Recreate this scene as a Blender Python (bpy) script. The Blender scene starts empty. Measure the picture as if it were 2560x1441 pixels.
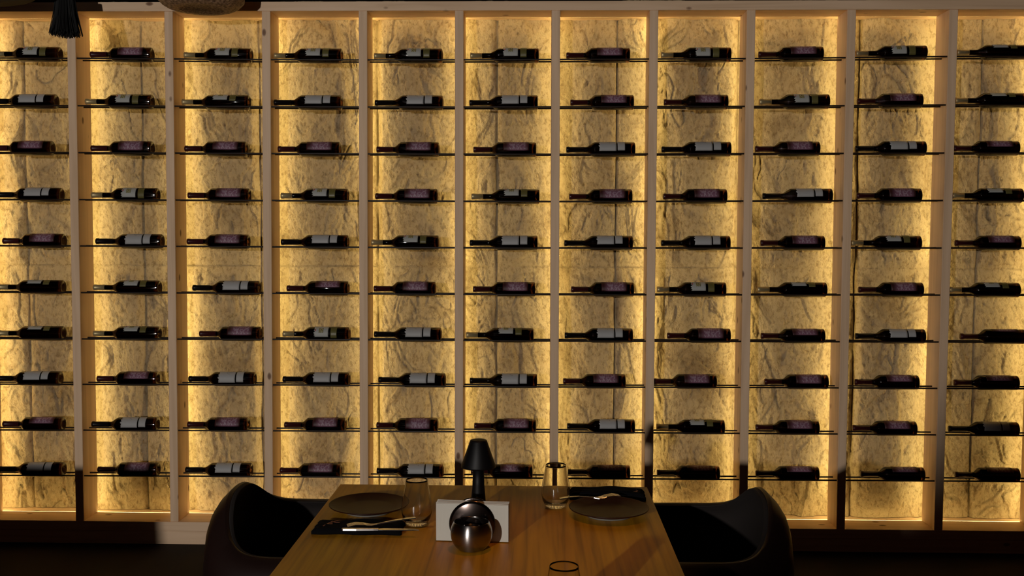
import bpy, bmesh, math, random
import numpy as np
from mathutils import Vector, Matrix

random.seed(7)
S = bpy.context.scene
COL = S.collection

# ------------------------------------------------------------------ camera
F, CX, CY = 2500.0, 1280.0, 720.5          # focal length and centre in pixels of 2560x1441
CAMH = 1.457
nY = np.array([65.0, 145.5, -F]); nY /= np.linalg.norm(nY)
nZ = np.array([0.0033, 1.0, (145.5 + 65 * .0033) / F]); nZ /= np.linalg.norm(nZ)
nX = np.cross(nY, nZ)
RW = np.array([nX, nY, nZ])                # camera axes -> world axes
C0 = np.array([0.0, 0.0, CAMH])

def at(u, v, Y):
    """world point seen at photo position u,v on the vertical plane y = Y"""
    d = RW @ np.array([u - CX, CY - v, -F])
    p = C0 + d * (Y / d[1])
    return Vector(p)

def at_h(u, v, h):
    """world point seen at photo position u,v on the level plane z = h"""
    d = RW @ np.array([u - CX, CY - v, -F])
    p = C0 + d * ((h - CAMH) / d[2])
    return Vector(p)

cam_d = bpy.data.cameras.new('camera')
cam = bpy.data.objects.new('camera', cam_d); COL.objects.link(cam)
cam_d.sensor_width = 36.0; cam_d.sensor_fit = 'HORIZONTAL'
cam_d.lens = F / 2560 * 36.0
cam_d.clip_start = .05
cam.matrix_world = Matrix.Translation(Vector(C0)) @ Matrix([list(r) for r in RW]).to_4x4()
S.camera = cam

# ------------------------------------------------------------------ world, exposure, room lights
S.view_settings.view_transform = 'Standard'
S.view_settings.look = 'None'
S.view_settings.exposure = 0.0
S.view_settings.gamma = 1.0
S.view_settings.use_curve_mapping = False
w = bpy.data.worlds.new('dark_room'); S.world = w; w.use_nodes = True
w.node_tree.nodes['Background'].inputs['Color'].default_value = (1.0, .30, .12, 1)
w.node_tree.nodes['Background'].inputs['Strength'].default_value = 0.015

def spot(name, loc, target, energy, color, angle, blend, radius):
    l = bpy.data.lights.new(name, 'SPOT'); l.energy = energy; l.color = color
    l.spot_size = math.radians(angle); l.spot_blend = blend; l.shadow_soft_size = radius
    o = bpy.data.objects.new(name, l); COL.objects.link(o); o.location = loc
    o.rotation_euler = (Vector(target) - Vector(loc)).to_track_quat('-Z', 'Y').to_euler()
    return o
# neutral house light behind the camera on the left
spot('house_light', (-1.85, -2.7, CAMH + .37), (-.55, 4.5, CAMH + .72), 560, (1.0, .93, .86), 44, .28, .05)
# warm downlight over the table
spot('table_downlight', (.10, 2.15, 2.75), (-.02, 2.2, .757), 20, (1.0, .38, .10), 25, 1.0, .04)
LED_COLOR = (1.0, .77, .30, 1)
LED_POWER = 15.5

# ------------------------------------------------------------------ materials
def new_mat(name):
    m = bpy.data.materials.new(name); m.use_nodes = True
    nt = m.node_tree
    return m, nt, nt.nodes['Principled BSDF']
def N(nt, t, **kw):
    n = nt.nodes.new(t)
    for k, v in kw.items(): setattr(n, k, v)
    return n
def plain(name, col, rough=.5, metal=0.0, spec=.5, trans=0.0, ior=1.45, coat=0.0, sheen=0.0):
    m, nt, b = new_mat(name)
    b.inputs['Base Color'].default_value = (*col, 1)
    b.inputs['Roughness'].default_value = rough
    b.inputs['Metallic'].default_value = metal
    b.inputs['Specular IOR Level'].default_value = spec
    b.inputs['Transmission Weight'].default_value = trans
    b.inputs['IOR'].default_value = ior
    b.inputs['Coat Weight'].default_value = coat
    b.inputs['Sheen Weight'].default_value = sheen
    return m
def ramp(nt, fac, stops):
    r = N(nt, 'ShaderNodeValToRGB')
    while len(r.color_ramp.elements) < len(stops): r.color_ramp.elements.new(.5)
    for e, (p, c) in zip(r.color_ramp.elements, stops):
        e.position = p; e.color = (*c, 1)
    nt.links.new(fac, r.inputs[0]); return r.outputs[0]

def pine(name, axis, tone=1.0):
    """planed pine; axis = direction of the grain"""
    m, nt, b = new_mat(name)
    tc = N(nt, 'ShaderNodeTexCoord')
    mp = N(nt, 'ShaderNodeMapping'); nt.links.new(tc.outputs['Object'], mp.inputs[0])
    sc = [38, 38, 38]; sc[axis] = 1.6; mp.inputs['Scale'].default_value = sc
    n1 = N(nt, 'ShaderNodeTexNoise'); n1.inputs['Scale'].default_value = 1; n1.inputs['Detail'].default_value = 5
    n1.inputs['Distortion'].default_value = .6
    nt.links.new(mp.outputs[0], n1.inputs['Vector'])
    t = tone
    c = ramp(nt, n1.outputs[0], [(.3, (.70 * t, .48 * t, .30 * t)), (.5, (.80 * t, .565 * t, .365 * t)), (.7, (.86 * t, .62 * t, .42 * t))])
    # knots
    mp2 = N(nt, 'ShaderNodeMapping'); nt.links.new(tc.outputs['Object'], mp2.inputs[0])
    sc = [14, 14, 14]; sc[axis] = 7.5; mp2.inputs['Scale'].default_value = sc
    vo = N(nt, 'ShaderNodeTexVoronoi'); vo.inputs['Scale'].default_value = 1
    nt.links.new(mp2.outputs[0], vo.inputs['Vector'])
    kn = ramp(nt, vo.outputs['Distance'], [(.0, (1, 1, 1)), (.09, (.85, .85, .85)), (.15, (.0, .0, .0))])
    sep = N(nt, 'ShaderNodeSeparateColor'); nt.links.new(vo.outputs['Color'], sep.inputs[0])
    gt = N(nt, 'ShaderNodeMath', operation='GREATER_THAN'); gt.inputs[1].default_value = .72
    nt.links.new(sep.outputs[0], gt.inputs[0])
    mu = N(nt, 'ShaderNodeMath', operation='MULTIPLY'); nt.links.new(kn, mu.inputs[0]); nt.links.new(gt.outputs[0], mu.inputs[1])
    mx = N(nt, 'ShaderNodeMix', data_type='RGBA'); nt.links.new(mu.outputs[0], mx.inputs[0])
    nt.links.new(c, mx.inputs[6]); mx.inputs[7].default_value = (.16 * t, .065 * t, .025 * t, 1)
    nt.links.new(mx.outputs[2], b.inputs['Base Color'])
    b.inputs['Roughness'].default_value = .6
    bp = N(nt, 'ShaderNodeBump'); bp.inputs['Strength'].default_value = .15; bp.inputs['Distance'].default_value = .002
    nt.links.new(n1.outputs[0], bp.inputs['Height']); nt.links.new(bp.outputs[0], b.inputs['Normal'])
    return m
PINE_V = pine('pine_upright', 2); PINE_H = pine('pine_level', 0)

def stone_mat():
    m, nt, b = new_mat('split_sandstone')
    tc = N(nt, 'ShaderNodeTexCoord')
    n1 = N(nt, 'ShaderNodeTexNoise'); n1.inputs['Scale'].default_value = 3.2; n1.inputs['Detail'].default_value = 6; n1.inputs['Roughness'].default_value = .62
    n2 = N(nt, 'ShaderNodeTexNoise'); n2.inputs['Scale'].default_value = 70; n2.inputs['Detail'].default_value = 6; n2.inputs['Roughness'].default_value = .7
    nt.links.new(tc.outputs['Object'], n1.inputs['Vector']); 
    mp = N(nt, 'ShaderNodeMapping'); mp.inputs['Scale'].default_value = (1, 1, .6)
    mp.inputs['Rotation'].default_value = (0, .45, 0)
    nt.links.new(tc.outputs['Object'], mp.inputs[0]); nt.links.new(mp.outputs[0], n2.inputs['Vector'])
    c1 = ramp(nt, n1.outputs[0], [(.30, (.37, .27, .155)), (.46, (.55, .43, .27)), (.7, (.61, .49, .31))])
    c2 = ramp(nt, n2.outputs[0], [(.36, (.42, .34, .24)), (.5, (.95, .94, .92)), (.62, (1, 1, 1))])
    mx = N(nt, 'ShaderNodeMix', data_type='RGBA', blend_type='MULTIPLY'); mx.inputs[0].default_value = .65
    nt.links.new(c1, mx.inputs[6]); nt.links.new(c2, mx.inputs[7])
    nt.links.new(mx.outputs[2], b.inputs['Base Color'])
    b.inputs['Roughness'].default_value = .85; b.inputs['Specular IOR Level'].default_value = .2
    bp = N(nt, 'ShaderNodeBump'); bp.inputs['Strength'].default_value = 1.0; bp.inputs['Distance'].default_value = .015
    nt.links.new(n2.outputs[0], bp.inputs['Height']); nt.links.new(bp.outputs[0], b.inputs['Normal'])
    return m

def table_mat():
    m, nt, b = new_mat('oak_laminate')
    tc = N(nt, 'ShaderNodeTexCoord')
    mp = N(nt, 'ShaderNodeMapping'); mp.inputs['Scale'].default_value = (70, 2.2, 20)
    nt.links.new(tc.outputs['Object'], mp.inputs[0])
    n1 = N(nt, 'ShaderNodeTexNoise'); n1.inputs['Scale'].default_value = 1; n1.inputs['Detail'].default_value = 7; n1.inputs['Distortion'].default_value = .4
    nt.links.new(mp.outputs[0], n1.inputs['Vector'])
    mpb = N(nt, 'ShaderNodeMapping'); mpb.inputs['Scale'].default_value = (9, 1.8, 5)
    nt.links.new(tc.outputs['Object'], mpb.inputs[0])
    n3 = N(nt, 'ShaderNodeTexNoise'); n3.inputs['Scale'].default_value = 1; n3.inputs['Detail'].default_value = 3
    nt.links.new(mpb.outputs[0], n3.inputs['Vector'])
    c = ramp(nt, n1.outputs[0], [(.3, (.31, .135, .003)), (.5, (.52, .245, .006)), (.72, (.62, .30, .009))])
    c3 = ramp(nt, n3.outputs[0], [(.35, (.8, .66, .5)), (.65, (1.0, 1.0, 1.0))])
    mx = N(nt, 'ShaderNodeMix', data_type='RGBA', blend_type='MULTIPLY'); mx.inputs[0].default_value = 1
    nt.links.new(c, mx.inputs[6]); nt.links.new(c3, mx.inputs[7])
    nt.links.new(mx.outputs[2], b.inputs['Base Color'])
    b.inputs['Roughness'].default_value = .42
    b.inputs['Specular IOR Level'].default_value = .45
    bp = N(nt, 'ShaderNodeBump'); bp.inputs['Strength'].default_value = .25; bp.inputs['Distance'].default_value = .001
    nt.links.new(n1.outputs[0], bp.inputs['Height']); nt.links.new(bp.outputs[0], b.inputs['Normal'])
    return m

def floor_mat():
    m, nt, b = new_mat('dark_floor')
    tc = N(nt, 'ShaderNodeTexCoord')
    n1 = N(nt, 'ShaderNodeTexNoise'); n1.inputs['Scale'].default_value = 4; n1.inputs['Detail'].default_value = 6
    nt.links.new(tc.outputs['Object'], n1.inputs['Vector'])
    nt.links.new(ramp(nt, n1.outputs[0], [(.3, (.005, .0025, .002)), (.7, (.012, .006, .004))]), b.inputs['Base Color'])
    b.inputs['Roughness'].default_value = .7; b.inputs['Specular IOR Level'].default_value = .15
    return m

def label_mat(name, base, ink, scale, thresh, strength, box=None, scribble=False, ends=None):
    """paper label; uv.x runs along the bottle, uv.y around it"""
    m, nt, b = new_mat(name)
    uv = N(nt, 'ShaderNodeUVMap')
    mp = N(nt, 'ShaderNodeMapping'); mp.inputs['Scale'].default_value = scale
    nt.links.new(uv.outputs[0], mp.inputs[0])
    n1 = N(nt, 'ShaderNodeTexNoise'); n1.inputs['Scale'].default_value = 1; n1.inputs['Detail'].default_value = 2
    nt.links.new(mp.outputs[0], n1.inputs['Vector'])
    if scribble:
        f = ramp(nt, n1.outputs[0], [(thresh - .06, (0, 0, 0)), (thresh, (1, 1, 1)), (thresh + .06, (0, 0, 0))])
    else:
        f = ramp(nt, n1.outputs[0], [(thresh, (0, 0, 0)), (thresh + .05, (1, 1, 1))])
    fac = f
    if box:
        u0, u1, v0, v1 = box
        sp = N(nt, 'ShaderNodeSeparateXYZ'); nt.links.new(uv.outputs[0], sp.inputs[0])
        last = f
        for o, (a, z) in ((0, (u0, u1)), (1, (v0, v1))):
            cmp = N(nt, 'ShaderNodeMath', operation='COMPARE'); cmp.inputs[1].default_value = (a + z) / 2; cmp.inputs[2].default_value = (z - a) / 2
            nt.links.new(sp.outputs[o], cmp.inputs[0])
            mu = N(nt, 'ShaderNodeMath', operation='MULTIPLY'); nt.links.new(last, mu.inputs[0]); nt.links.new(cmp.outputs[0], mu.inputs[1])
            last = mu.outputs[0]
        fac = last
    ms = N(nt, 'ShaderNodeMath', operation='MULTIPLY'); ms.inputs[1].default_value = strength; nt.links.new(fac, ms.inputs[0])
    mx = N(nt, 'ShaderNodeMix', data_type='RGBA'); nt.links.new(ms.outputs[0], mx.inputs[0])
    mx.inputs[6].default_value = (*base, 1); mx.inputs[7].default_value = (*ink, 1)
    out = mx.outputs[2]
    if ends:            # the print runs out into plain dark red at both ends of the label
        sp = N(nt, 'ShaderNodeSeparateXYZ'); nt.links.new(uv.outputs[0], sp.inputs[0])
        e = ramp(nt, sp.outputs[0], [(.10, (1, 1, 1)), (.30, (0, 0, 0)), (.80, (0, 0, 0)), (.97, (1, 1, 1))])
        m2 = N(nt, 'ShaderNodeMix', data_type='RGBA'); nt.links.new(e, m2.inputs[0]); nt.links.new(out, m2.inputs[6])
        m2.inputs[7].default_value = (*ends, 1); out = m2.outputs[2]
    nt.links.new(out, b.inputs['Base Color'])
    b.inputs['Roughness'].default_value = .55
    return m

M = {}
M['stone'] = stone_mat()
M['table'] = table_mat()
M['floor'] = floor_mat()
M['black_wall'] = plain('black_paint', (.012, .010, .009), .8)
M['rod'] = plain('dark_steel_rod', (.018, .011, .008), .4, 0, .35)
M['glass_green'] = plain('dark_bottle_glass', (.16, .055, .018), .04, 0, .5, 1.0, 1.5)
M['wine'] = plain('dark_red_wine', (.016, .003, .002), .25, 0, .4)
M['cap_black'] = plain('black_capsule', (.006, .004, .004), .35, 0, .3)
M['cap_red'] = plain('dark_red_capsule', (.045, .006, .008), .35)
M['cap_gold'] = plain('gold_capsule', (.52, .42, .22), .42, .55)
M['paper'] = label_mat('white_paper_label', (.42, .42, .42), (.16, .15, .15), (14, 9, 1), .52, .75, (.46, .64, .42, .80))
M['paper_plain'] = plain('white_paper_strip', (.42, .42, .42), .55)
M['paper_gold'] = plain('white_paper_with_crest', (.42, .43, .41), .55)
M['crest'] = label_mat('olive_printed_crest', (.17, .15, .05), (.50, .47, .30), (5, 5, 1), .5, .9)
M['olive'] = plain('olive_paper_band', (.13, .115, .035), .4)
M['red_print'] = plain('red_print', (.40, .02, .02), .5)
M['purple'] = label_mat('purple_paper_label', (.20, .085, .135), (.42, .32, .39), (7, 3.5, 1), .5, .75, (.22, .86, .05, .75), True, (.045, .008, .010))
M['black_lamp'] = plain('matte_black_metal', (.0022, .0022, .0028), .5, 0, .25)
M['leather'] = plain('dark_brown_leather', (.012, .005, .004), .45, 0, .4)
M['leather_in'] = plain('charcoal_upholstery', (.022, .018, .017), .8, 0, .2)
M['black_leg'] = plain('black_chair_leg', (.01, .01, .01), .5)
M['plate'] = plain('dark_stoneware', (.026, .007, .003), .42, 0, .22)
M['plate_foot'] = plain('pale_unglazed_foot', (.16, .15, .13), .7)
M['cloth'] = plain('black_napkin_cloth', (.003, .0028, .0035), .95, 0, .1)
M['print'] = plain('copper_print', (.28, .08, .035), .45)
M['steel'] = plain('polished_steel', (.75, .73, .71), .16, 1.0)
def brushed():
    m, nt, b = new_mat('brushed_steel')
    tc = N(nt, 'ShaderNodeTexCoord'); mp = N(nt, 'ShaderNodeMapping'); mp.inputs['Scale'].default_value = (30, 30, 900)
    nt.links.new(tc.outputs['Object'], mp.inputs[0])
    n1 = N(nt, 'ShaderNodeTexNoise'); n1.inputs['Scale'].default_value = 1; n1.inputs['Detail'].default_value = 3
    nt.links.new(mp.outputs[0], n1.inputs['Vector'])
    bp = N(nt, 'ShaderNodeBump'); bp.inputs['Strength'].default_value = .25; bp.inputs['Distance'].default_value = .0004
    nt.links.new(n1.outputs[0], bp.inputs['Height']); nt.links.new(bp.outputs[0], b.inputs['Normal'])
    b.inputs['Base Color'].default_value = (.34, .32, .31, 1); b.inputs['Metallic'].default_value = 1
    tg = N(nt, 'ShaderNodeTangent', direction_type='RADIAL', axis='Z'); nt.links.new(tg.outputs[0], b.inputs['Tangent'])
    b.inputs['Anisotropic'].default_value = .8; b.inputs['Anisotropic Rotation'].default_value = .25
    b.inputs['Roughness'].default_value = .27
    return m
M['brushed'] = brushed()
M['disc'] = plain('satin_steel', (.075, .058, .052), .17, 1.0)
M['tissue'] = plain('white_paper_napkin', (.52, .50, .44), .85)
M['clear'] = plain('clear_glass', (1, 1, 1), .0, 0, .5, 1.0, 1.48)
M['rattan'] = None
def rattan():
    m, nt, b = new_mat('woven_rattan')
    tc = N(nt, 'ShaderNodeTexCoord'); mp = N(nt, 'ShaderNodeMapping'); mp.inputs['Scale'].default_value = (1, 1, 1)
    nt.links.new(tc.outputs['Object'], mp.inputs[0])
    n1 = N(nt, 'ShaderNodeTexNoise'); n1.inputs['Scale'].default_value = 90; n1.inputs['Detail'].default_value = 3
    nt.links.new(mp.outputs[0], n1.inputs['Vector'])
    nt.links.new(ramp(nt, n1.outputs[0], [(.35, (.10, .05, .025)), (.65, (.42, .27, .16))]), b.inputs['Base Color'])
    b.inputs['Roughness'].default_value = .6
    return m
M['rattan'] = rattan()
M['straw_black'] = plain('black_raffia', (.004, .004, .004), .8)
def led(name, power):
    m = bpy.data.materials.new(name); m.use_nodes = True
    nt = m.node_tree; nt.nodes.clear()
    e = nt.nodes.new('ShaderNodeEmission'); o = nt.nodes.new('ShaderNodeOutputMaterial')
    e.inputs[0].default_value = LED_COLOR; e.inputs[1].default_value = power
    nt.links.new(e.outputs[0], o.inputs[0]); return m
M['led'] = led('led_strip_light', LED_POWER)

# ------------------------------------------------------------------ mesh helpers
def mesh_obj(name, verts, faces, mat, parent=None, smooth=False, uvs=None):
    me = bpy.data.meshes.new(name)
    me.from_pydata([tuple(v) for v in verts], [], faces)
    me.validate(); me.update()
    if smooth: me.polygons.foreach_set('use_smooth', [True] * len(me.polygons))
    if uvs is not None:
        ul = me.uv_layers.new(name='UVMap')
        li = np.zeros(len(me.loops), dtype=np.int32); me.loops.foreach_get('vertex_index', li)
        ul.data.foreach_set('uv', np.array(uvs, dtype=np.float32)[li].ravel())
    if mat: me.materials.append(mat)
    o = bpy.data.objects.new(name, me); COL.objects.link(o)
    if parent: o.parent = parent
    return o
def bm_obj(name, bm, mat, parent=None, smooth=False):
    me = bpy.data.meshes.new(name)
    bmesh.ops.recalc_face_normals(bm, faces=bm.faces)
    bm.to_mesh(me); bm.free()
    if smooth: me.polygons.foreach_set('use_smooth', [True] * len(me.polygons))
    if mat: me.materials.append(mat)
    o = bpy.data.objects.new(name, me); COL.objects.link(o)
    if parent: o.parent = parent
    return o
def add_box(bm, lo, hi, bev=0):
    r = bmesh.ops.create_cube(bm, size=1)
    for v in r['verts']:
        v.co = Vector([(lo[i] + hi[i]) / 2 + v.co[i] * (hi[i] - lo[i]) for i in range(3)])
    if bev:
        es = list({e for v in r['verts'] for e in v.link_edges})
        bmesh.ops.bevel(bm, geom=es, offset=bev, segments=2, affect='EDGES', profile=.7)
def box(name, lo, hi, mat, parent=None, bev=0):
    bm = bmesh.new(); add_box(bm, lo, hi, bev); return bm_obj(name, bm, mat, parent)
def lathe(prof, seg=40, axis='z', closed=False):
    """prof: list of (axial, radius). returns verts, faces"""
    vs, fs = [], []
    for a, r in prof:
        for k in range(seg):
            t = 2 * math.pi * k / seg
            c, s = r * math.cos(t), r * math.sin(t)
            vs.append((c, s, a) if axis == 'z' else (a, c, s))
    n = len(prof)
    rng = range(n) if closed else range(n - 1)
    for i in rng:
        j = (i + 1) % n
        for k in range(seg):
            k2 = (k + 1) % seg
            f = (i * seg + k, i * seg + k2, j * seg + k2, j * seg + k)
            fs.append(f if axis == 'z' else f)
    return vs, fs
def lathe_obj(name, prof, mat, parent=None, seg=40, axis='z', smooth=True):
    bm = bmesh.new()
    vs, fs = lathe(prof, seg, axis)
    bv = [bm.verts.new(v) for v in vs]
    for f in fs: bm.faces.new([bv[i] for i in f])
    bmesh.ops.remove_doubles(bm, verts=bm.verts, dist=1e-6)
    return bm_obj(name, bm, mat, parent, smooth)
def add_tube(bm, pts, rad, seg=8):
    pts = [Vector(p) for p in pts]; rings = []
    rads = rad if isinstance(rad, (list, tuple)) else [rad] * len(pts)
    for i, p in enumerate(pts):
        d = (pts[min(i + 1, len(pts) - 1)] - pts[max(i - 1, 0)]).normalized()
        a = d.cross(Vector((0, 0, 1)))
        if a.length < 1e-3: a = d.cross(Vector((0, 1, 0)))
        a.normalize(); b = d.cross(a)
        rings.append([bm.verts.new(p + rads[i] * (a * math.cos(2 * math.pi * k / seg) + b * math.sin(2 * math.pi * k / seg))) for k in range(seg)])
    for r0, r1 in zip(rings, rings[1:]):
        for k in range(seg): bm.faces.new((r0[k], r0[(k + 1) % seg], r1[(k + 1) % seg], r1[k]))
    bm.faces.new(rings[0][::-1]); bm.faces.new(rings[-1])
def empty(name, loc=(0, 0, 0), rz=0):
    o = bpy.data.objects.new(name, None); COL.objects.link(o); o.location = loc; o.rotation_euler = (0, 0, rz)
    o.empty_display_size = .05
    return o
def tag(o, label, cat, group=None, kind=None):
    o['label'] = label
    o['category'] = cat
    if group: o['group'] = group
    if kind: o['kind'] = kind
    return o
def copy_tree(o, parent=None):
    c = o.copy(); COL.objects.link(c); c.parent = parent
    for ch in list(o.children):
        copy_tree(ch, c)
    return c
def struct(o):
    o['kind'] = 'structure'; return o

# ------------------------------------------------------------------ setting
YF = 4.50                 # front of the rack
YB = 4.65                 # back of the uprights
YS = 4.742                # reference face of the stone
XL, XR = -2.62, 2.42
struct(box('floor', (-5, -4, -.08), (5, 5.2, 0), M['floor']))
struct(box('ceiling', (-5, -4, 2.95), (5, 5.2, 3.05), M['black_wall']))

# noise toolkit for the split stone
rs = np.random.RandomState(11)
PERM = rs.rand(512, 512)
def vnoise(x, y):
    xi = np.floor(x).astype(int); yi = np.floor(y).astype(int)
    fx = x - xi; fy = y - yi
    fx = fx * fx * fx * (fx * (fx * 6 - 15) + 10); fy = fy * fy * fy * (fy * (fy * 6 - 15) + 10)
    g = lambda a, b: PERM[a % 512, b % 512]
    return (g(xi, yi) * (1 - fx) + g(xi + 1, yi) * fx) * (1 - fy) + (g(xi, yi + 1) * (1 - fx) + g(xi + 1, yi + 1) * fx) * fy
def fbm(x, y, o=4, gain=.5):
    s = 0; a = 1; t = 0
    for i in range(o):
        s = s + a * vnoise(x * 2 ** i + 17.3 * i, y * 2 ** i + 9.1 * i); t += a; a *= gain
    return s / t
def sstep(a, b, x):
    t = np.clip((x - a) / (b - a), 0, 1); return t * t * (3 - 2 * t)
def stone_wall():
    x0, x1, z0, z1 = XL - .05, XR + .05, .10, 2.52
    nx, nz = 1120, 540
    X, Z = np.meshgrid(np.linspace(x0, x1, nx), np.linspace(z0, z1, nz))
    PW = .5625; seam = CAMH - .177
    px = (X + .196) / PW; ip = np.floor(px); fp = (px - ip) * PW
    jr = (Z > seam).astype(float)
    ox = ip * 13.7 + jr * 41.3; oz = ip * 7.9 + jr * 23.1
    # warp so that the cleavage runs mostly up and down
    wx = X * 5 + ox; wz = Z * 2.4 + oz
    q = fbm(wx, wz, 3); r = fbm(wx + 5.2, wz + 1.3, 3)
    u = wx + 2.2 * q + .5 * Z; v = wz + 1.6 * r
    base = fbm(u * .8, v * .8, 4)
    t1 = fbm(u * 1.1 + 31, v * .9 + 12, 3)
    # chipped ledges: steep steps at contour lines of the noise
    h = .030 * (base - .5)
    for lv in (.36, .46, .56, .66):
        h += .0075 * sstep(lv - .008, lv + .008, t1)
    t2 = fbm(X * 16 + 3 * q + ox, Z * 8 + 2 * r + oz, 3)
    h += .004 * (np.abs(t2 - .5) * 2)
    # long diagonal fissures
    t3 = fbm(X * 7 + Z * 2.5 + 3.5 * r + oz, Z * 1.6 + 2 * q + ox, 3)
    h -= .009 * np.exp(-((t3 - .5) / .016) ** 2) * sstep(.52, .68, fbm(X * 4 + ox + 77, Z * 4 + oz, 2))
    # grain
    h += .0115 * (fbm(X * 66 + Z * 26 + ox, Z * 40 + oz, 4, .65) - .5)
    # panel edges
    de = np.minimum(fp, PW - fp); ds = np.abs(Z - seam)
    h *= .35 + .65 * sstep(0, .05, ds)
    jog = .35 + .65 * sstep(.0, .03, de)
    h *= jog
    h -= (.010 + .022 * sstep(.35, .6, fbm(Z * 5 + ip * 3.1, X * .2 + ip, 3))) * np.exp(-(de / .0032) ** 2) + .006 * np.exp(-(ds / .003) ** 2)
    Y = YS - h
    V = np.stack([X.ravel(), Y.ravel(), Z.ravel()], 1)
    idx = np.arange(nx * nz).reshape(nz, nx)
    Fc = np.stack([idx[:-1, :-1].ravel(), idx[:-1, 1:].ravel(), idx[1:, 1:].ravel(), idx[1:, :-1].ravel()], 1)
    me = bpy.data.meshes.new('wall_back')
    me.vertices.add(len(V)); me.vertices.foreach_set('co', V.astype(np.float32).ravel())
    me.loops.add(Fc.size); me.loops.foreach_set('vertex_index', Fc.astype(np.int32).ravel())
    me.polygons.add(len(Fc)); me.polygons.foreach_set('loop_start', (np.arange(len(Fc)) * 4).astype(np.int32))
    me.update(calc_edges=True); me.validate()
    me.polygons.foreach_set('use_smooth', [True] * len(me.polygons))
    me.materials.append(M['stone'])
    o = bpy.data.objects.new('wall_back', me); COL.objects.link(o)
    return struct(o)
stone_wall()
# black wall the stone is fixed to: runs on above and beside the rack
bm = bmesh.new()
add_box(bm, (-5, 4.83, 0), (5, 4.98, 2.95))
add_box(bm, (-5, 4.62, 2.535), (5, 4.83, 2.95))
add_box(bm, (-5, 4.62, 0), (XL - .06, 4.83, 2.535)); add_box(bm, (XR + .06, 4.62, 0), (5, 4.83, 2.535))
struct(bm_obj('wall_behind', bm, M['black_wall']))

# ------------------------------------------------------------------ wine rack
rack = empty('wine_rack', (0, YF, 0))
tag(rack, 'floor to ceiling pine wine rack with black rods and yellow backlight over split stone', 'wine rack')
def rk(o): o.location.y -= YF; return o     # the rack's base sits at its front face
zT = at(1280, 26, YF).z                     # underside of the top beam
zS = at(1280, 1315, YF).z                   # top of the sill
zTop = zT + .041
zBs = at(1280, 1338, YF).z
# uprights: (centre x at y=25, centre x at y=1300)
UP = [(-70, -46), (176, 199), (420.5, 435.5), (664.5, 672), (907, 910), (1148, 1147), (1390, 1384.5),
      (1635.5, 1621), (1878.5, 1858), (2130, 2102.5), (2385.5, 2347), (2643, 2600)]
up_x = []
for a, b in UP:
    up_x.append((at(a, 25, YF).x, at(b, 1300, YF).x))
HW = .0190
for i, (xt, xb) in enumerate(up_x):
    bm = bmesh.new()
    r = bmesh.ops.create_cube(bm, size=1)
    for v in r['verts']:
        x = xb if v.co.z < 0 else xt
        v.co = Vector((x + v.co.x * 2 * HW, (YF + .002) if v.co.y < 0 else YB, zS if v.co.z < 0 else zT))
    bmesh.ops.bevel(bm, geom=list(bm.edges), offset=.0015, segments=1, affect='EDGES')
    rk(bm_obj('upright', bm, PINE_V, rack))
rk(box('top_beam', (XL, YF, zT), (XR, YB + .0, zTop), PINE_H, rack, .002))
rk(box('sill', (XL, YF, zBs), (XR, YB + .0, zS), PINE_H, rack, .002))
rk(box('base_board', (XL, YF + .004, .0), (XR, YF + .042, zBs - .0015), PINE_H, rack, .002))
# casing behind top beam and sill, deeper and set back a little
struct(box('trim_1', (XL, YB + .0005, zT + .0060), (XR, YS + .06, zTop), PINE_H))
struct(box('trim_2', (XL, YB + .0005, zBs), (XR, YS + .06, zS - .0075), PINE_H))
for s, x in ((-1, XL), (1, XR)):
    rk(box('side_panel', (min(x, x + s * .03), YF, zBs), (max(x, x + s * .03), YB, zTop), PINE_V, rack, .002))
    struct(box('trim_%d' % (3 if s < 0 else 4), (min(x, x + s * .03), YB + .0005, zBs), (max(x, x + s * .03), YS + .06, zTop), PINE_V))
# led strips: on the rear edge of every upright, of the top beam and of the sill
for xt, xb in up_x:
    z0, z1 = zS + .01, zT - .01
    v = [(xb - .011, YB + .001, z0), (xb + .011, YB + .001, z0), (xt + .011, YB + .001, z1), (xt - .011, YB + .001, z1),
         (xb - .011, YB + .003, z0), (xb + .011, YB + .003, z0), (xt + .011, YB + .003, z1), (xt - .011, YB + .003, z1)]
    f = [(0, 1, 2, 3), (7, 6, 5, 4), (0, 4, 5, 1), (1, 5, 6, 2), (2, 6, 7, 3), (3, 7, 4, 0)]
    rk(mesh_obj('led_strip', v, f, M['led'], rack))
rk(box('led_strip', (XL + .02, YB + .001, zT + .001), (XR - .02, YB + .003, zT + .0045), M['led'], rack))
rk(box('led_strip', (XL + .02, YB + .001, zS - .0055), (XR - .02, YB + .003, zS - .001), M['led'], rack))

# rods: photo heights of each row at several columns
CXs = [0, 330, 800, 1260, 1480, 1740, 1985, 2230, 2480]
ROD = [
 [147.5, 149.5, 152.8, 152.2, 151, 150.2, 149, 145.4, 143.5],
 [266, 267, 269.7, 270, 268.8, 268.4, 268, 265.4, 264],
 [382.5, 383.6, 386, 387, 387.2, 386, 385.3, 384.4, 383.6],
 [499.3, 500.4, 502.5, 504.3, 504.3, 504, 503, 502, 502],
 [614.6, 615.7, 617.9, 620.4, 620.4, 620.4, 620.4, 620.2, 620.4],
 [730, 731.4, 733.6, 735.7, 736.5, 736.5, 736.7, 737.2, 737.5],
 [845.5, 846.5, 847.3, 850.8, 851.5, 852, 852.6, 853.7, 854],
 [958.5, 959.3, 960.7, 965, 966, 966.5, 967, 968.6, 969.4],
 [1072.5, 1073.4, 1074.7, 1077.5, 1078.3, 1080.3, 1081.6, 1083.8, 1085.5],
 [1185.5, 1186.4, 1188.9, 1191.5, 1193, 1195, 1196.7, 1198.6, 1200]]
YR1, YR2 = YF + .015, YF + .075
YM = (YR1 + YR2) / 2
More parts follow.
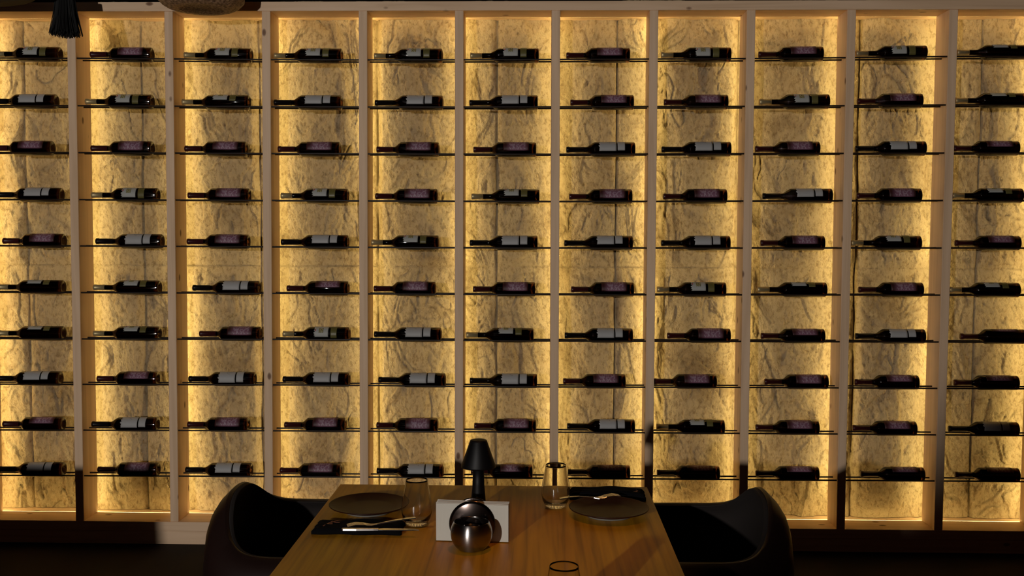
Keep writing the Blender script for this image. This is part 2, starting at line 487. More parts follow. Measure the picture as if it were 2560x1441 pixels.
def rod_px(row, u): return float(np.interp(u, CXs, ROD[row]))
ROW_Z = []
for r in range(10):
    pts = [at(u, rod_px(r, u), YM) for u in CXs]
    xs = [p.x for p in pts]; zs = [p.z for p in pts]
    ROW_Z.append((xs, zs))
def rod_z(row, x): return float(np.interp(x, *ROW_Z[row]))
nodes = [(xt + xb) / 2 for xt, xb in up_x]
ROW_Z = [(nodes, [float(np.interp(x, xs, zs)) for x in nodes]) for xs, zs in ROW_Z]   # rods run straight between uprights
for r in range(10):
    for Y in (YR1, YR2):
        bm = bmesh.new()
        P = [(x, Y, rod_z(r, x)) for x in nodes]
        add_tube(bm, P, .0036, 8)
        rk(bm_obj('rod', bm, M['rod'], rack, True))

# ------------------------------------------------------------------ wine bottles
RB = .0335
def arc(cx, cr, r0, a0, a1, n):
    return [(cx + r0 * math.cos(math.radians(a0 + (a1 - a0) * i / n)), cr + r0 * math.sin(math.radians(a0 + (a1 - a0) * i / n))) for i in range(n + 1)]
def bottle_profile(L, fn, fs, rb):
    """neck tip at 0, base at L (along +x)"""
    rn = .0118
    p = [(.0012, 0), (.0012, .0095), (0, .0112), (.002, .0135), (.012, .0135), (.014, rn), (fn * L, rn + .0006)]
    # shoulder: s-curve
    a, b = fn * L, fs * L
    for i in range(1, 11):
        t = i / 10
        s = math.sin(t * math.pi / 2) ** 1.15 if t > 0 else 0
        k = t * t * (3 - 2 * t)
        p.append((a + (b - a) * t, rn + (rb - rn) * (.45 * s + .55 * k)))
    p += [(L - .006, rb), (L - .002, rb - .0015), (L, rb - .005), (L - .0005, rb - .009), (L - .012, rb * .42), (L - .018, .004), (L - .0185, 0)]
    return p
def patch(r, x0, x1, a0, a1, nx=10, na=14, jag=0, seed=0, flip=False):
    """curved label: angle 0 faces the camera (-y), 90 straight up"""
    rr = random.Random(seed); vs = []; uv = []
    jags = [rr.uniform(-1, 1) * jag for _ in range(na + 1)]
    for j in range(na + 1):
        a = math.radians(a0 + (a1 - a0) * j / na)
        for i in range(nx + 1):
            t = i / nx
            x = x0 + (x1 - x0) * t + jags[j] * (1 - t) ** 3
            vs.append((x, -r * math.cos(a), r * math.sin(a))); uv.append((t, j / na))
    fs = []
    for j in range(na):
        for i in range(nx):
            k = j * (nx + 1) + i; fs.append((k, k + 1, k + nx + 2, k + nx + 1))
    return vs, fs, uv
def shell_patch(name, mat, parent, r, x0, x1, a0, a1, **kw):
    vs, fs, uv = patch(r, x0, x1, a0, a1, **kw)
    vs2, _, _ = patch(r - .0003, x0, x1, a0, a1, **kw)
    n = len(vs)
    nx = kw.get('nx', 10); na = kw.get('na', 14)
    fs = fs + [tuple(n + i for i in reversed(f)) for f in fs]
    rim = [i for i in range(nx + 1)] + [j * (nx + 1) + nx for j in range(1, na + 1)] + [na * (nx + 1) + i for i in range(nx - 1, -1, -1)] + [j * (nx + 1) for j in range(na - 1, 0, -1)]
    for a, b in zip(rim, rim[1:] + rim[:1]): fs.append((b, a, a + n, b + n))
    return mesh_obj(name, vs + vs2, fs, mat, parent, True, uv + uv)
def make_bottle(kind):
    L = .283 if kind == 'P' else .3075
    root = empty('wine_bottle')
    fn, fs = (.285, .40) if kind == 'P' else (.285, .42)
    prof = bottle_profile(L, fn, fs, RB)
    lathe_obj('glass_body', prof, M['glass_green'], root, 36, 'x')
    # wine inside: fills the body up to the neck, stops short of the punt
    wp = [(.05, 0), (.05, .0085), (fn * L, .0095)]
    for a, r in prof[7:17]: wp.append((a + .001, max(.0095, r - .0028)))
    wp += [(L - .023, RB - .0028), (L - .0195, RB - .006), (L - .0200, 0)]
    lathe_obj('wine', wp, M['wine'], root, 28, 'x')
    cl = {'W': .26, 'G': .172, 'P': .27}[kind] * L
    cm = {'W': M['cap_black'], 'G': M['cap_gold'], 'P': M['cap_red']}[kind]
    cp = [(-.0006, 0), (-.0006, .0115), (.0003, .0128), (.0018, .0140), (.0125, .0140), (.0145, .0126), (cl, .0127), (cl, .0121), (cl - .001, .0119)]
    lathe_obj('capsule', cp, cm, root, 28, 'x')
    R = RB + .0006
    if kind == 'W':
        shell_patch('front_label', M['paper'], root, R, .478 * L, .724 * L, -14, 150, jag=.004, seed=3, na=22)
        shell_patch('lower_label', M['paper_plain'], root, R, .742 * L, .848 * L, -10, 150)
    elif kind == 'G':
        lb = shell_patch('front_label', M['paper_gold'], root, R, .490 * L, .697 * L, -12, 140, jag=.005, seed=8, na=20)
        shell_patch('crest', M['crest'], lb, R + .0004, .556 * L, .625 * L, 22, 62, nx=6, na=6)
        shell_patch('corner_print', M['red_print'], lb, R + .0004, .494 * L, .512 * L, 38, 54, nx=3, na=4, jag=.003, seed=5)
        shell_patch('lower_label', M['olive'], root, R, .731 * L, .823 * L, -22, 150)
    else:
        shell_patch('front_label', M['purple'], root, R, .478 * L, .885 * L, -10, 150, nx=16, na=16)
    return root, L
protos = {k: make_bottle(k) for k in 'WGP'}
# per bottle: kind, photo x of the capsule tip, roll about its own axis
B = [
 # row 0 (top)
 ['G', -15, 0], ['P', 227, 0], ['G', 461, 4], ['G', 686, 4], ['G', 936, 0], ['G', 1176, 0], ['P', 1416, 0], ['G', 1653, -6], ['P', 1896, 2], ['G', 2139, -2], ['G', 2391, 42],
 # row 1
 ['W', -24, 0], ['G', 215, 0], ['G', 456, 26], ['W', 684, 0], ['W', 938, -2], ['W', 1174, 0], ['P', 1426, 0], ['P', 1660, 0], ['G', 1898, 0], ['P', 2143, 4], ['G', 2387, 42],
 # row 2
 ['P', -20, 4], ['P', 229, -8], ['P', 463, 0], ['P', 696, 0], ['P', 942, 0], ['P', 1184, 0], ['W', 1416, 0], ['W', 1654, 0], ['P', 1888, 0], ['W', 2138, 4], ['P', 2383, 20],
 # row 3
 ['W', -10, 4], ['G', 230, -6], ['P', 471, -4], ['G', 703, 8], ['P', 939, -6], ['G', 1179, 18], ['P', 1423, -4], ['P', 1658, 0], ['W', 1906, 6], ['P', 2141, 0], ['G', 2379, 36],
 # row 4
 ['P', 9, 4], ['W', 241, -8], ['P', 469, -2], ['W', 704, 6], ['G', 929, 16], ['W', 1175, 0], ['W', 1411, 6], ['W', 1653, 0], ['P', 1901, 4], ['G', 2127, 26], ['P', 2387, 16],
 # row 5
 ['G', -5, 46], ['G', 235, 32], ['W', 483, 2], ['P', 718, 22], ['P', 935, 0], ['P', 1183, 0], ['P', 1428, 0], ['G', 1643, 6], ['G', 1893, 46], ['P', 2146, 4], ['G', 2372, 38],
 # row 6
 ['G', -4, 50], ['G', 235, 36], ['P', 500, 4], ['G', 708, -6], ['W', 936, 0], ['G', 1166, 30], ['W', 1412, 2], ['P', 1668, -4], ['P', 1902, 22], ['W', 2138, 10], ['P', 2400, 60],
 # row 7
 ['W', -11, 12], ['P', 244, 18], ['W', 473, -8], ['W', 708, 0], ['W', 947, -2], ['W', 1175, -4], ['P', 1408, 6], ['P', 1634, 6], ['P', 1911, 6], ['P', 2136, 24], ['P', 2384, 34],
 # row 8
 ['P', 9, 26], ['W', 231, -2], ['P', 470, 6], ['P', 712, 6], ['P', 942, -8], ['P', 1186, 4], ['W', 1418, 6], ['G', 1641, 38], ['P', 1889, 12], ['P', 2131, 16], ['W', 2371, 10],
 # row 9 (bottom)
 ['W', -2, 12], ['P', 246, 8], ['W', 465, 6], ['P', 701, 10], ['W', 942.5, 4], ['P', 1178, 22], ['P', 1420, 36], ['P', 1642.5, 38], ['P', 1889, 36], ['P', 2151, 40], ['P', 2387, 40],
]
LOOK = {'G': 'gold-capped wine bottle', 'W': 'black-capped wine bottle with white labels', 'P': 'wine bottle with purple label'}
ROWN = ['top row', 'second row down', 'third row down', 'fourth row down', 'fifth row down', 'sixth row down', 'seventh row down', 'third row from the bottom', 'second row from the bottom', 'bottom row']
COLN = ['leftmost bay', 'second bay from the left', 'third bay from the left', 'fourth bay from the left', 'fifth bay from the left', 'middle bay',
        'fifth bay from the right', 'fourth bay from the right', 'third bay from the right', 'second bay from the right', 'rightmost bay']
used = set()
rb_ = random.Random(5)
for i, (k, u, roll) in enumerate(B):
    row, colm = divmod(i, 11)
    proto, L = protos[k]
    if k in used: o = copy_tree(proto)
    else: o = proto; used.add(k)
    tip = at(u, rod_px(row, u), YM)
    lim_l = max(up_x[colm]) + HW + .003; lim_r = min(up_x[colm + 1]) - HW - .003 - L
    tip.x = max(lim_l, min(lim_r, tip.x))
    zc = rod_z(row, tip.x + L * .65) + math.sqrt((RB + .0037) ** 2 - ((YR2 - YR1) / 2) ** 2)
    dz = rod_z(row, tip.x + L) - rod_z(row, tip.x)
    o.location = (tip.x, YM, zc - dz * .65 + .0002)
    o.rotation_euler = (math.radians(-roll), -math.atan2(dz, L), 0)
    look = 'wine bottle with white crested label, neck cut by the photo edge' if i == 0 else LOOK[k]
    tag(o, look + ', ' + ROWN[row] + ', ' + COLN[colm], 'wine bottle', 'wine bottles lying in the rack')

# ------------------------------------------------------------------ dining table
TH = .757
TX0, TX1, TY1, TY0 = at_h(835, 1232, TH).x, at_h(1627, 1240, TH).x, 2.70, 1.42
table = empty('dining_table', ((TX0 + TX1) / 2, (TY0 + TY1) / 2, 0))
tag(table, 'brown wood-topped dining table set for two in front of the wine rack', 'table')
cx, cy = (TX0 + TX1) / 2, (TY0 + TY1) / 2
box('tabletop', (TX0 - cx, TY0 - cy, TH - .028), (TX1 - cx, TY1 - cy, TH), M['table'], table, .0015)
for sy in (-1, 1):
    y = sy * .34
    box('pedestal', (-.035, y - .035, .03), (.035, y + .035, TH - .045), M['black_leg'], table, .003)
    box('foot', (-.30, y - .035, 0), (.30, y + .035, .03), M['black_leg'], table, .004)
box('under_frame', (-.05, -(TY1 - TY0) / 2 + .12, TH - .045), (.05, (TY1 - TY0) / 2 - .12, TH - .028), M['black_leg'], table)

# ------------------------------------------------------------------ chairs (shell armchairs)
def smooth01(t): t = max(0, min(1, t)); return t * t * (3 - 2 * t)
def make_chair():
    """faces +x; origin on the floor under the seat; back at -x"""
    root = empty('armchair')
    NT, NV = 64, 16
    AX, AY = .315, .262          # half depth / half width of the plan curve
    def plan(t, off, lean):
        """t in -1..1 : arm tip, round the back, arm tip"""
        a = math.pi * (1 - .5 * 0) 
        if abs(t) < .62:
            ph = t / .62 * (math.pi / 2)
            cc = max(0, math.cos(ph)); sn = math.sin(ph)
            x = -.10 - .195 * cc ** .62
            y = AY * math.copysign(abs(sn) ** .9, sn)
            nx_, ny_ = -math.cos(ph), math.sin(ph)
        else:
            s = (abs(t) - .62) / .38; sg = 1 if t > 0 else -1
            x = -.10 + .34 * s
            y = sg * (AY - .035 * s * s)
            nx_, ny_ = 0.0, sg * 1.0
        return x + nx_ * off - lean * max(0, -nx_ * -1 if False else (nx_ * -1)) , y + ny_ * off
    def top(t):
        a = abs(t)
        back = math.exp(-(a / .30) ** 2.3)
        arm = .695 - .045 * smooth01((a - .75) / .25)
        return arm + (.798 - arm) * back
    def bot(t):
        a = abs(t)
        return .40 + .16 * smooth01((a - .45) / .4)     # the arms lift clear of the seat
    outer, inner = [], []
    for i in range(NT + 1):
        t = -1 + 2 * i / NT
        co, ci = [], []
        for j in range(NV + 1):
            s = j / NV
            z = bot(t) + (top(t) - bot(t)) * s
            lean = .0
            belly = .020 + .014 * math.sin(math.pi * s) - .036 * max(0, (s - .80) / .20) ** 2.2
            puff = .006 * math.sin(math.pi * s)
            th = .024 * (1 - .35 * s)
            xo, yo = plan(t, .010 + puff + belly, lean)
            xi, yi = plan(t, .010 - th * 1.4 - puff + belly, lean)
            co.append((xo, yo, z)); ci.append((xi, yi, z - .004 * s))
        outer.append(co); inner.append(ci)
    def skin(name, grid_a, grid_b, mat):
        bm = bmesh.new()
        A = [[bm.verts.new(p) for p in c] for c in grid_a]
        Bv = [[bm.verts.new(p) for p in c] for c in grid_b]
        for i in range(NT):
            for j in range(NV):
                bm.faces.new((A[i][j], A[i + 1][j], A[i + 1][j + 1], A[i][j + 1]))
                bm.faces.new((Bv[i][j], Bv[i][j + 1], Bv[i + 1][j + 1], Bv[i + 1][j]))
        for i in range(NT):
            bm.faces.new((A[i][NV], A[i + 1][NV], Bv[i + 1][NV], Bv[i][NV]))
            bm.faces.new((A[i][0], Bv[i][0], Bv[i + 1][0], A[i + 1][0]))
        for i in (0, NT):
            for j in range(NV):
                bm.faces.new((A[i][j], A[i][j + 1], Bv[i][j + 1], Bv[i][j]))
        o = bm_obj(name, bm, mat, root, True)
        bv = o.modifiers.new('edge', 'BEVEL'); bv.width = .009; bv.segments = 3; bv.limit_method = 'ANGLE'; bv.angle_limit = math.radians(50)
        return o
    mid = [[tuple((Vector(a) * .5 + Vector(b) * .5)) for a, b in zip(ca, cb)] for ca, cb in zip(outer, inner)]
    skin('back_shell', outer, mid, M['leather'])
    skin('back_lining', mid, inner, M['leather_in'])
    # seat cushion
    bm = bmesh.new(); add_box(bm, (-.24, -.235, .37), (.25, .235, .465), .035)
    for v in bm.verts:
        if v.co.x < -.1: v.co.y *= 1 - .25 * smooth01((-.1 - v.co.x) / .14)
    bm_obj('seat', bm, M['leather'], root, True)
    for sx in (-1, 1):
        for sy in (-1, 1):
            bm = bmesh.new()
            add_tube(bm, [(sx * .17, sy * .17, .38), (sx * .23, sy * .23, 0)], [.016, .010], 12)
            bm_obj('leg', bm, M['black_leg'], root, True)
    return root
ch = make_chair()
ch.location = (-.485, 2.515, 0)
tag(ch, 'dark leather shell armchair on the left side of the table', 'chair', 'armchairs at the dining table')
ch2 = copy_tree(ch); ch2.location = (.292, 2.515, 0); ch2.rotation_euler = (0, 0, math.pi)
tag(ch2, 'dark leather shell armchair on the right side of the table', 'chair', 'armchairs at the dining table')

# ------------------------------------------------------------------ plates
def make_plate():
    root = empty('dinner_plate')
    prof = [(.0055, 0), (.0055, .058), (.0065, .066), (.012, .078), (.0175, .097), (.0195, .0985), (.0205, .0972), (.0195, .0955),
            (.0150, .080), (.0105, .067), (.0090, .058), (.0090, 0)]
    lathe_obj('dish', [(a, r) for a, r in prof], M['plate'], root, 72)
    lathe_obj('foot_ring', [(.0, .052), (.0, .057), (.0060, .0585), (.0060, .050), (.0, .052)], M['plate_foot'], root, 48)
    return root
pl = make_plate(); pr = copy_tree(pl)
pL = at(922, 1273, 2.44); pl.location = (pL.x, 2.44, TH + .0005)
tag(pl, 'dark round plate on the left side of the table above knife and fork', 'plate', 'dark plates on the dining table')
pR = at(1522, 1276, 2.43); pr.location = (pR.x, 2.43, TH + .0005)
tag(pr, 'dark round plate on the right side of the table near the chair', 'plate', 'dark plates on the dining table')

# ------------------------------------------------------------------ folded cloth napkins
def make_cloth(name, w, d, h, seed, loc, rz, bulge):
    root = empty(name, loc, rz)
    rr = random.Random(seed)
    nx, ny = 36, 16
    bm = bmesh.new()
    def zt(u, v):
        e = min(u, 1 - u, .5) * 2; f = min(v, 1 - v, .5) * 2
        edge = min(1, (e * 10)) ** .5 * min(1, (f * 6)) ** .5
        return h * (.45 + .55 * edge) * (1 + bulge * math.sin(math.pi * u) * .5 + .10 * math.sin(9 * u + 3 * v) + .07 * math.sin(17 * v + 5 * u))
    T = [[bm.verts.new(((u / nx - .5) * w * (1 + .02 * math.sin(v)), (v / ny - .5) * d * (1 + .05 * math.sin(u * .4)), zt(u / nx, v / ny))) for v in range(ny + 1)] for u in range(nx + 1)]
    Bt = [[bm.verts.new((T[u][v].co.x, T[u][v].co.y, .0005)) for v in range(ny + 1)] for u in range(nx + 1)]
    for u in range(nx):
        for v in range(ny):
            bm.faces.new((T[u][v], T[u + 1][v], T[u + 1][v + 1], T[u][v + 1]))
            bm.faces.new((Bt[u][v], Bt[u][v + 1], Bt[u + 1][v + 1], Bt[u + 1][v]))
        for v in (0, ny): bm.faces.new((T[u][v], T[u + 1][v], Bt[u + 1][v], Bt[u][v]))
    for v in range(ny):
        for u in (0, nx): bm.faces.new((T[u][v], T[u][v + 1], Bt[u][v + 1], Bt[u][v]))
    bm_obj('folded_cloth', bm, M['cloth'], root, True)
    return root, zt
def print_marks(root, strokes, z):
    bm = bmesh.new()
    for (x0, y0, x1, y1) in strokes:
        d = Vector((x1 - x0, y1 - y0, 0)); L = d.length; d.normalize(); n = Vector((-d.y, d.x, 0)) * .0011
        a = Vector((x0, y0, z)); b = Vector((x1, y1, z)); up = Vector((0, 0, .0006))
        vs = [bm.verts.new(p) for p in (a - n, b - n, b + n, a + n, a - n + up, b - n + up, b + n + up, a + n + up)]
        for f in ((3, 2, 1, 0), (4, 5, 6, 7), (0, 1, 5, 4), (1, 2, 6, 5), (2, 3, 7, 6), (3, 0, 4, 7)): bm.faces.new([vs[i] for i in f])
    bm_obj('printed_mark', bm, M['print'], root)
nl, _ = make_cloth('cloth_napkin', .205, .085, .012, 2, (at_h(898, 1325, TH).x, at_h(898, 1325, TH).y, TH + .0003), 0, .3)
tag(nl, 'black folded cloth napkin under the knife and fork, left of the glass', 'napkin', 'black cloth napkins')
print_marks(nl, [(-.080, -.020, -.066, .018), (-.074, -.004, -.062, -.002), (-.068, .006, -.056, .024), (-.060, .010, -.048, .010), (-.056, .020, -.050, .028)], .0135)
nr, _ = make_cloth('cloth_napkin', .195, .075, .016, 5, (at_h(1520, 1251, TH).x, 2.595, TH + .0003), -.04, .6)
tag(nr, 'black folded cloth napkin behind the right plate, fork lying on it', 'napkin', 'black cloth napkins')
print_marks(nr, [(.050, -.010, .078, -.008), (.052, -.002, .080, .000), (.054, .006, .078, .007)], .0175)

# ------------------------------------------------------------------ cutlery
def strip(bm, pts, widths, thick):
    rings = []
    pts = [Vector(p) for p in pts]
    for i, p in enumerate(pts):
        d = (pts[min(i + 1, len(pts) - 1)] - pts[max(i - 1, 0)]).normalized()
        s = Vector((-d.y, d.x, 0)).normalized() * widths[i] / 2; up = Vector((0, 0, thick / 2))
        rings.append([bm.verts.new(p - s - up * .4), bm.verts.new(p + s - up * .4), bm.verts.new(p + s * .85 + up), bm.verts.new(p - s * .85 + up)])
    for a, b in zip(rings, rings[1:]):
        for k in range(4): bm.faces.new((a[k], a[(k + 1) % 4], b[(k + 1) % 4], b[k]))
    bm.faces.new(rings[0][::-1]); bm.faces.new(rings[-1])
def knife(loc, rz):
    root = empty('table_knife', loc, rz)
    bm = bmesh.new(); strip(bm, [(-.083, 0, .0), (-.080, 0, .0), (-.05, 0, .0), (-.01, 0, 0), (.0, 0, 0)], [.010, .013, .013, .010, .009], .005)
    bm_obj('handle', bm, M['steel'], root)
    bm = bmesh.new(); strip(bm, [(0, 0, 0), (.012, .001, 0), (.05, .001, 0), (.080, .000, 0), (.093, -.003, 0)], [.009, .014, .014, .011, .003], .0022)
    bm_obj('blade', bm, M['steel'], root)
    return root
def fork(loc, rz, curve=.010, lift=0):
    root = empty('table_fork', loc, rz)
    bm = bmesh.new()
    strip(bm, [(-.005, 0, .001), (.01, 0, .003), (.035, 0, .006), (.06, 0, .006 + lift * .3), (.085, 0, .003 + lift)], [.005, .006, .009, .012, .013], .003)
    bm_obj('handle', bm, M['steel'], root)
    bm = bmesh.new()
    strip(bm, [(-.005, 0, .001), (-.018, 0, .000), (-.030, 0, .002), (-.036, 0, .004)], [.005, .018, .023, .023], .002)
    for k in range(4):
        y = (k - 1.5) * .0062
        strip(bm, [(-.036, y, .004), (-.055, y, .006), (-.074, y, .003)], [.0035, .0032, .0016], .002)
    bm_obj('tines', bm, M['steel'], root)
    return root
kp = at_h(946, 1325, TH + .017)
kn = knife((kp.x, kp.y, TH + .0170), .02)
tag(kn, 'steel table knife lying on the left black napkin, nearer the camera', 'knife')
fp_ = at_h(948, 1312, TH + .0165)
fk = fork((fp_.x, fp_.y, TH + .0165), .30, lift=.006)
tag(fk, 'steel fork beside the knife on the left black napkin', 'fork', 'steel forks')
fp2 = at_h(1470, 1246, TH + .022)
fk2 = fork((fp2.x + .01, fp2.y + .0, TH + .0215), math.pi + .25, lift=.0)
tag(fk2, 'steel fork lying on the black napkin behind the right plate', 'fork', 'steel forks')

# ------------------------------------------------------------------ drinking glasses
def make_glass():
    root = empty('stemless_glass')
    out = [(.0012, 0), (.0, .018), (.0012, .0235), (.008, .0285), (.018, .0335), (.030, .0362), (.042, .0366), (.056, .0350), (.072, .0322), (.088, .0290), (.104, .0262), (.1080, .0256)]
    inn = [(.1082, .02545), (.104, .0258), (.088, .0283), (.072, .0311), (.056, .0339), (.042, .0354), (.030, .0348), (.020, .0315), (.013, .025), (.0105, .015), (.0100, 0)]
    lathe_obj('glass_wall', out + inn, M['clear'], root, 64)
    bm = bmesh.new()
    for k in range(26):
        a = 2 * math.pi * k / 26
        r = bmesh.ops.create_icosphere(bm, subdivisions=2, radius=.0016)
        for v in r['verts']: v.co += Vector((math.cos(a) * .0243, math.sin(a) * .0243, .0034))
    bm_obj('beaded_base', bm, M['clear'], root, True)
    return root
g = make_glass()
g1 = at_h(1042, 1312, TH); g.location = (g1.x, g1.y, TH + .0002)
tag(g, 'clear stemless glass beside the left plate, in front of it', 'glass', 'stemless glasses on the table')
g2o = copy_tree(g); g2 = at_h(1389, 1268, TH); g2o.location = (g2.x, g2.y, TH + .0002)
tag(g2o, 'clear stemless glass left of the right plate, near the far table edge', 'glass', 'stemless glasses on the table')
g3o = copy_tree(g); g3 = at(1410, 1431, 1.735); g3o.location = (g3.x, g3.y, TH + .0002)
tag(g3o, 'clear stemless glass cut off by the bottom of the photo, only rim showing', 'glass', 'stemless glasses on the table')

# ------------------------------------------------------------------ table lamp
lp = at_h(1196, 1279, TH)
lamp = empty('table_lamp', (lp.x, lp.y, TH + .0002))
tag(lamp, 'small black table lamp with conical shade, switched off, behind the napkin holder', 'lamp')
sc = lp.y / F
hh = at(1196, 1100, lp.y).z - TH           # full height
sb = at(1196, 1168, lp.y).z - TH           # rim of the shade
lathe_obj('stem', [(0, 0), (0, .0195), (.004, .0200), (.02, .0188), (sb * .6, .0150), (sb + .004, .0135), (sb + .004, 0)], M['black_lamp'], lamp, 40)
rt, rbm = 22 * sc, 43.5 * sc
lathe_obj('shade', [(hh - .003, 0), (hh, rt * .6), (hh - .001, rt * .93), (hh - .004, rt), (sb + .004, rbm), (sb, rbm), (sb, rbm - .0015), (hh - .006, rt - .002), (hh - .007, 0)], M['black_lamp'], lamp, 48)

# ------------------------------------------------------------------ napkin holder with paper napkins, and steel bowl
hp = at_h(1182, 1352, TH)
hold = empty('napkin_holder', (hp.x, hp.y, TH + .0002), math.radians(-2.5))
tag(hold, 'round steel napkin holder clasping white paper napkins in the table centre', 'napkin holder')
def disc(y, R, zc, bulge, th=.0016, seg=56, rings=8, sgn=-1):
    bm = bmesh.new()
    def P(a, f, off):
        x = R * f * math.cos(a); z = zc + R * f * math.sin(a)
        z = max(z, .001)
        return (x, y + sgn * (bulge * (1 - f * f) + off), z)
    fr = []; bk = []
    for i in range(rings + 1):
        f = i / rings
        fr.append([bm.verts.new(P(2 * math.pi * k / seg, f, th)) for k in range(seg)])
        bk.append([bm.verts.new(P(2 * math.pi * k / seg, f, 0)) for k in range(seg)])
    for i in range(rings):
        for k in range(seg):
            k2 = (k + 1) % seg
            bm.faces.new((fr[i][k], fr[i][k2], fr[i + 1][k2], fr[i + 1][k]))
            bm.faces.new((bk[i][k], bk[i + 1][k], bk[i + 1][k2], bk[i][k2]))
    for k in range(seg):
        k2 = (k + 1) % seg; bm.faces.new((fr[rings][k], fr[rings][k2], bk[rings][k2], bk[rings][k]))
    bmesh.ops.remove_doubles(bm, verts=bm.verts, dist=1e-6)
    return bm
for nm, y, s in (('front_disc', -.0135, -1), ('back_disc', .0135, 1)):
    b_ = disc(y, .0520, .042, .007, sgn=s)
    bm_obj(nm, b_, M['disc'], hold, True)
box('base_bar', (-.022, -.014, .0), (.022, .014, .0018), M['brushed'], hold, .0004)
# the napkins: a stack standing on its folded edge
ps = empty('paper_napkins', (hp.x, hp.y, TH + .0022), math.radians(-2.5))
ps.name = 'paper_napkin_stack'
tag(ps, 'stack of white folded paper napkins standing in the steel holder', 'paper napkins')
NL = 9
for k in range(NL):
    y0 = -.0122 + k * .0027
    bm = bmesh.new(); rr = random.Random(k)
    nx = 20; rows = []
    for i in range(nx + 1):
        x = (i / nx - .5) * .163 + rr.uniform(-.0004, .0004)
        fan = .0018 * (abs(i / nx - .5) * 2) ** 2 * (k - (NL - 1) / 2) / NL * 4
        ztop = .083 + .0012 * math.sin(k * 1.7) + .002 * (1 - i / nx)
        rows.append([bm.verts.new((x, y0 + fan * .2, .0)), bm.verts.new((x, y0 + fan, ztop)), bm.verts.new((x, y0 + fan + .0012, ztop + .0006)), bm.verts.new((x, y0 + fan + .0023, ztop)), bm.verts.new((x, y0 + fan * .2 + .0023, .0))])
    for a, b in zip(rows, rows[1:]):
        for j in range(5): bm.faces.new((a[j], a[(j + 1) % 5], b[(j + 1) % 5], b[j]))
    bm.faces.new(rows[0]); bm.faces.new(rows[-1][::-1])
    bm_obj('paper_napkin', bm, M['tissue'], ps)
# bowl
bp_ = at_h(1179, 1372, TH)
bowl = empty('sugar_bowl', (bp_.x, bp_.y - .004, TH + .0002), math.radians(4))
tag(bowl, 'small round brushed steel bowl in front of the napkin holder', 'bowl')
R0 = .0462
prof = [(.0, 0), (.0, .020), (.0015, .024)]
for i in range(1, 13):
    a = math.radians(-58 + i * 91 / 12)
    prof.append((.0365 + R0 * .98 * math.sin(a), R0 * math.cos(a)))
zt_ = prof[-1][0]; rt_ = prof[-1][1]
inner_ = [(z, max(0, r - .0013)) for z, r in reversed(prof[3:])]
inner_ = [(zt_ + .0006, rt_ - .0006)] + inner_ + [(.0016, .018), (.0016, 0)]
lathe_obj('bowl_body', prof + inner_, M['brushed'], bowl, 64)
# small steel spoon-holder cup standing inside
lathe_obj('inner_cup', [(.004, 0), (.004, .012), (.010, .018), (.050, .020), (.0505, .0195), (.0500, .0188), (.011, .0168), (.0055, .011), (.0055, 0)], M['brushed'], bowl, 40)

# ------------------------------------------------------------------ hanging lamps and tassel; the black shade is an added blocker
DP = 4.29
bc = at(503, 24, DP)
bk_ = empty('pendant_lamp', (bc.x, DP, bc.z))
tag(bk_, 'brown woven rattan pendant lamp hanging in front of the top beam', 'pendant lamp')
bm = bmesh.new()
prof = [(.0, .0), (.0, .118), (.005, .138), (.016, .158), (.036, .178), (.07, .182), (.14, .184), (.22, .160), (.29, .12), (.32, .05), (.325, .015)]
# weave: radius ripples around and along the shade
vs, fs = [], []
dense = []
for (a0, r0), (a1, r1) in zip(prof, prof[1:]):
    n = max(2, int(math.hypot(a1 - a0, r1 - r0) / .0035))
    for i in range(n): t = i / n; dense.append((a0 + (a1 - a0) * t, r0 + (r1 - r0) * t))
dense.append(prof[-1]); seg = 220
for i, (a, r) in enumerate(dense):
    for k in range(seg):
        t = 2 * math.pi * k / seg
        rp = .0016 * (1 if (i // 2) % 2 else -1) * math.sin(t * 44)
        rr_ = r + rp if r > .02 else r
        vs.append((rr_ * math.cos(t), rr_ * math.sin(t), a + (rp if r < .09 else 0)))
for i in range(len(dense) - 1):
    for k in range(seg):
        k2 = (k + 1) % seg; fs.append((i * seg + k, i * seg + k2, (i + 1) * seg + k2, (i + 1) * seg + k))
mesh_obj('shade', vs, fs, M['rattan'], bk_, True)
bm = bmesh.new(); add_tube(bm, [(0, 0, .32), (0, 0, 2.95 - bc.z)], .003, 8); bm_obj('cord', bm, M['black_lamp'], bk_)

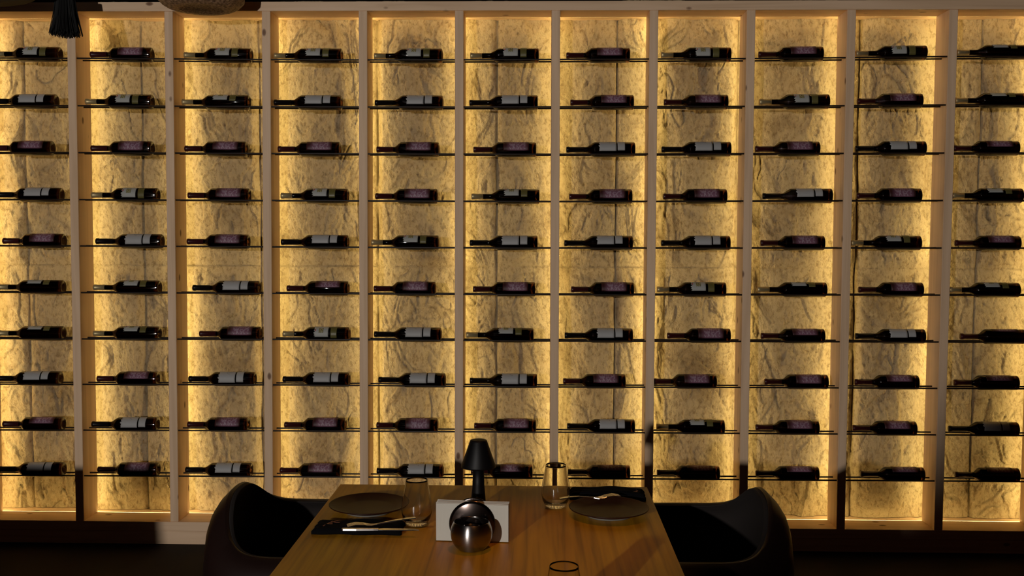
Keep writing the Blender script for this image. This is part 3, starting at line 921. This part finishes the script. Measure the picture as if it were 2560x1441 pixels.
DT = 4.22
tc_ = at(165, 92, DT); t0 = at(165, 0, DT)
tl = empty('hanging_tassel', (tc_.x, DT, tc_.z))
tag(tl, 'black raffia tassel hanging from above at the top left', 'tassel')
rt2 = random.Random(3)
bm = bmesh.new()
Ht = (t0.z - tc_.z) + .02
px = DT / F
for k in range(330):
    a = rt2.uniform(0, 2 * math.pi); q = math.sqrt(rt2.random())
    xb, yb = q * math.cos(a) * 41 * px, q * math.sin(a) * 41 * px
    xt, yt = q * math.cos(a) * 22 * px, q * math.sin(a) * 22 * px
    zb = rt2.uniform(-.006, .008) + .012 * q * q * (1 if rt2.random() < .8 else 1.6)
    m1 = .5 + rt2.uniform(-.08, .08)
    add_tube(bm, [(xt, yt, Ht), (xt + (xb - xt) * .35, yt + (yb - yt) * .35, Ht * m1), (xb, yb, zb)], [.0022, .0020, .0012], 4)
add_tube(bm, [(0, 0, Ht - .03), (0, 0, Ht + .012)], .022, 20)
bm_obj('raffia_strands', bm, M['straw_black'], tl)
bm = bmesh.new(); add_tube(bm, [(0, 0, Ht), (0, 0, 2.95 - tc_.z)], .003, 8)
bm_obj('cord', bm, M['black_lamp'], tl)
DS = 3.9; zr = at(60, 16, DS + .32)
sl = empty('pendant_lamp', (at(165, 92, DS).x - .48, DS, zr.z))  # black shade added to throw shadow on the left end of the beam
tag(sl, 'wide black pendant lamp added to shade the top beam, left of the tassel', 'pendant lamp')
lathe_obj('shade', [(.004, .0), (.004, .28), (0, .33), (.012, .332), (.10, .24), (.20, .07), (.22, .0)], M['straw_black'], sl, 64)
bm = bmesh.new(); add_tube(bm, [(0, 0, .2), (0, 0, 2.95 - zr.z)], .003, 8)
bm_obj('cord', bm, M['black_lamp'], sl)

# ------------------------------------------------------------------ unseen neighbouring table, added on the left; it shades the rack's lower left corner

t2 = empty('dining_table', (-2.24, 1.90, 0))
tag(t2, 'brown wood-topped table left of the left armchair, unseen, added for its shadow', 'table')
box('tabletop', (-.46, -.64, TH - .028), (.46, .64, TH), M['table'], t2, .0015)
for sy in (-1, 1):
    y = sy * .34
    box('pedestal', (-.035, y - .035, .03), (.035, y + .035, TH - .028), M['black_leg'], t2, .003)
    box('foot', (-.30, y - .035, 0), (.30, y + .035, .03), M['black_leg'], t2, .004)
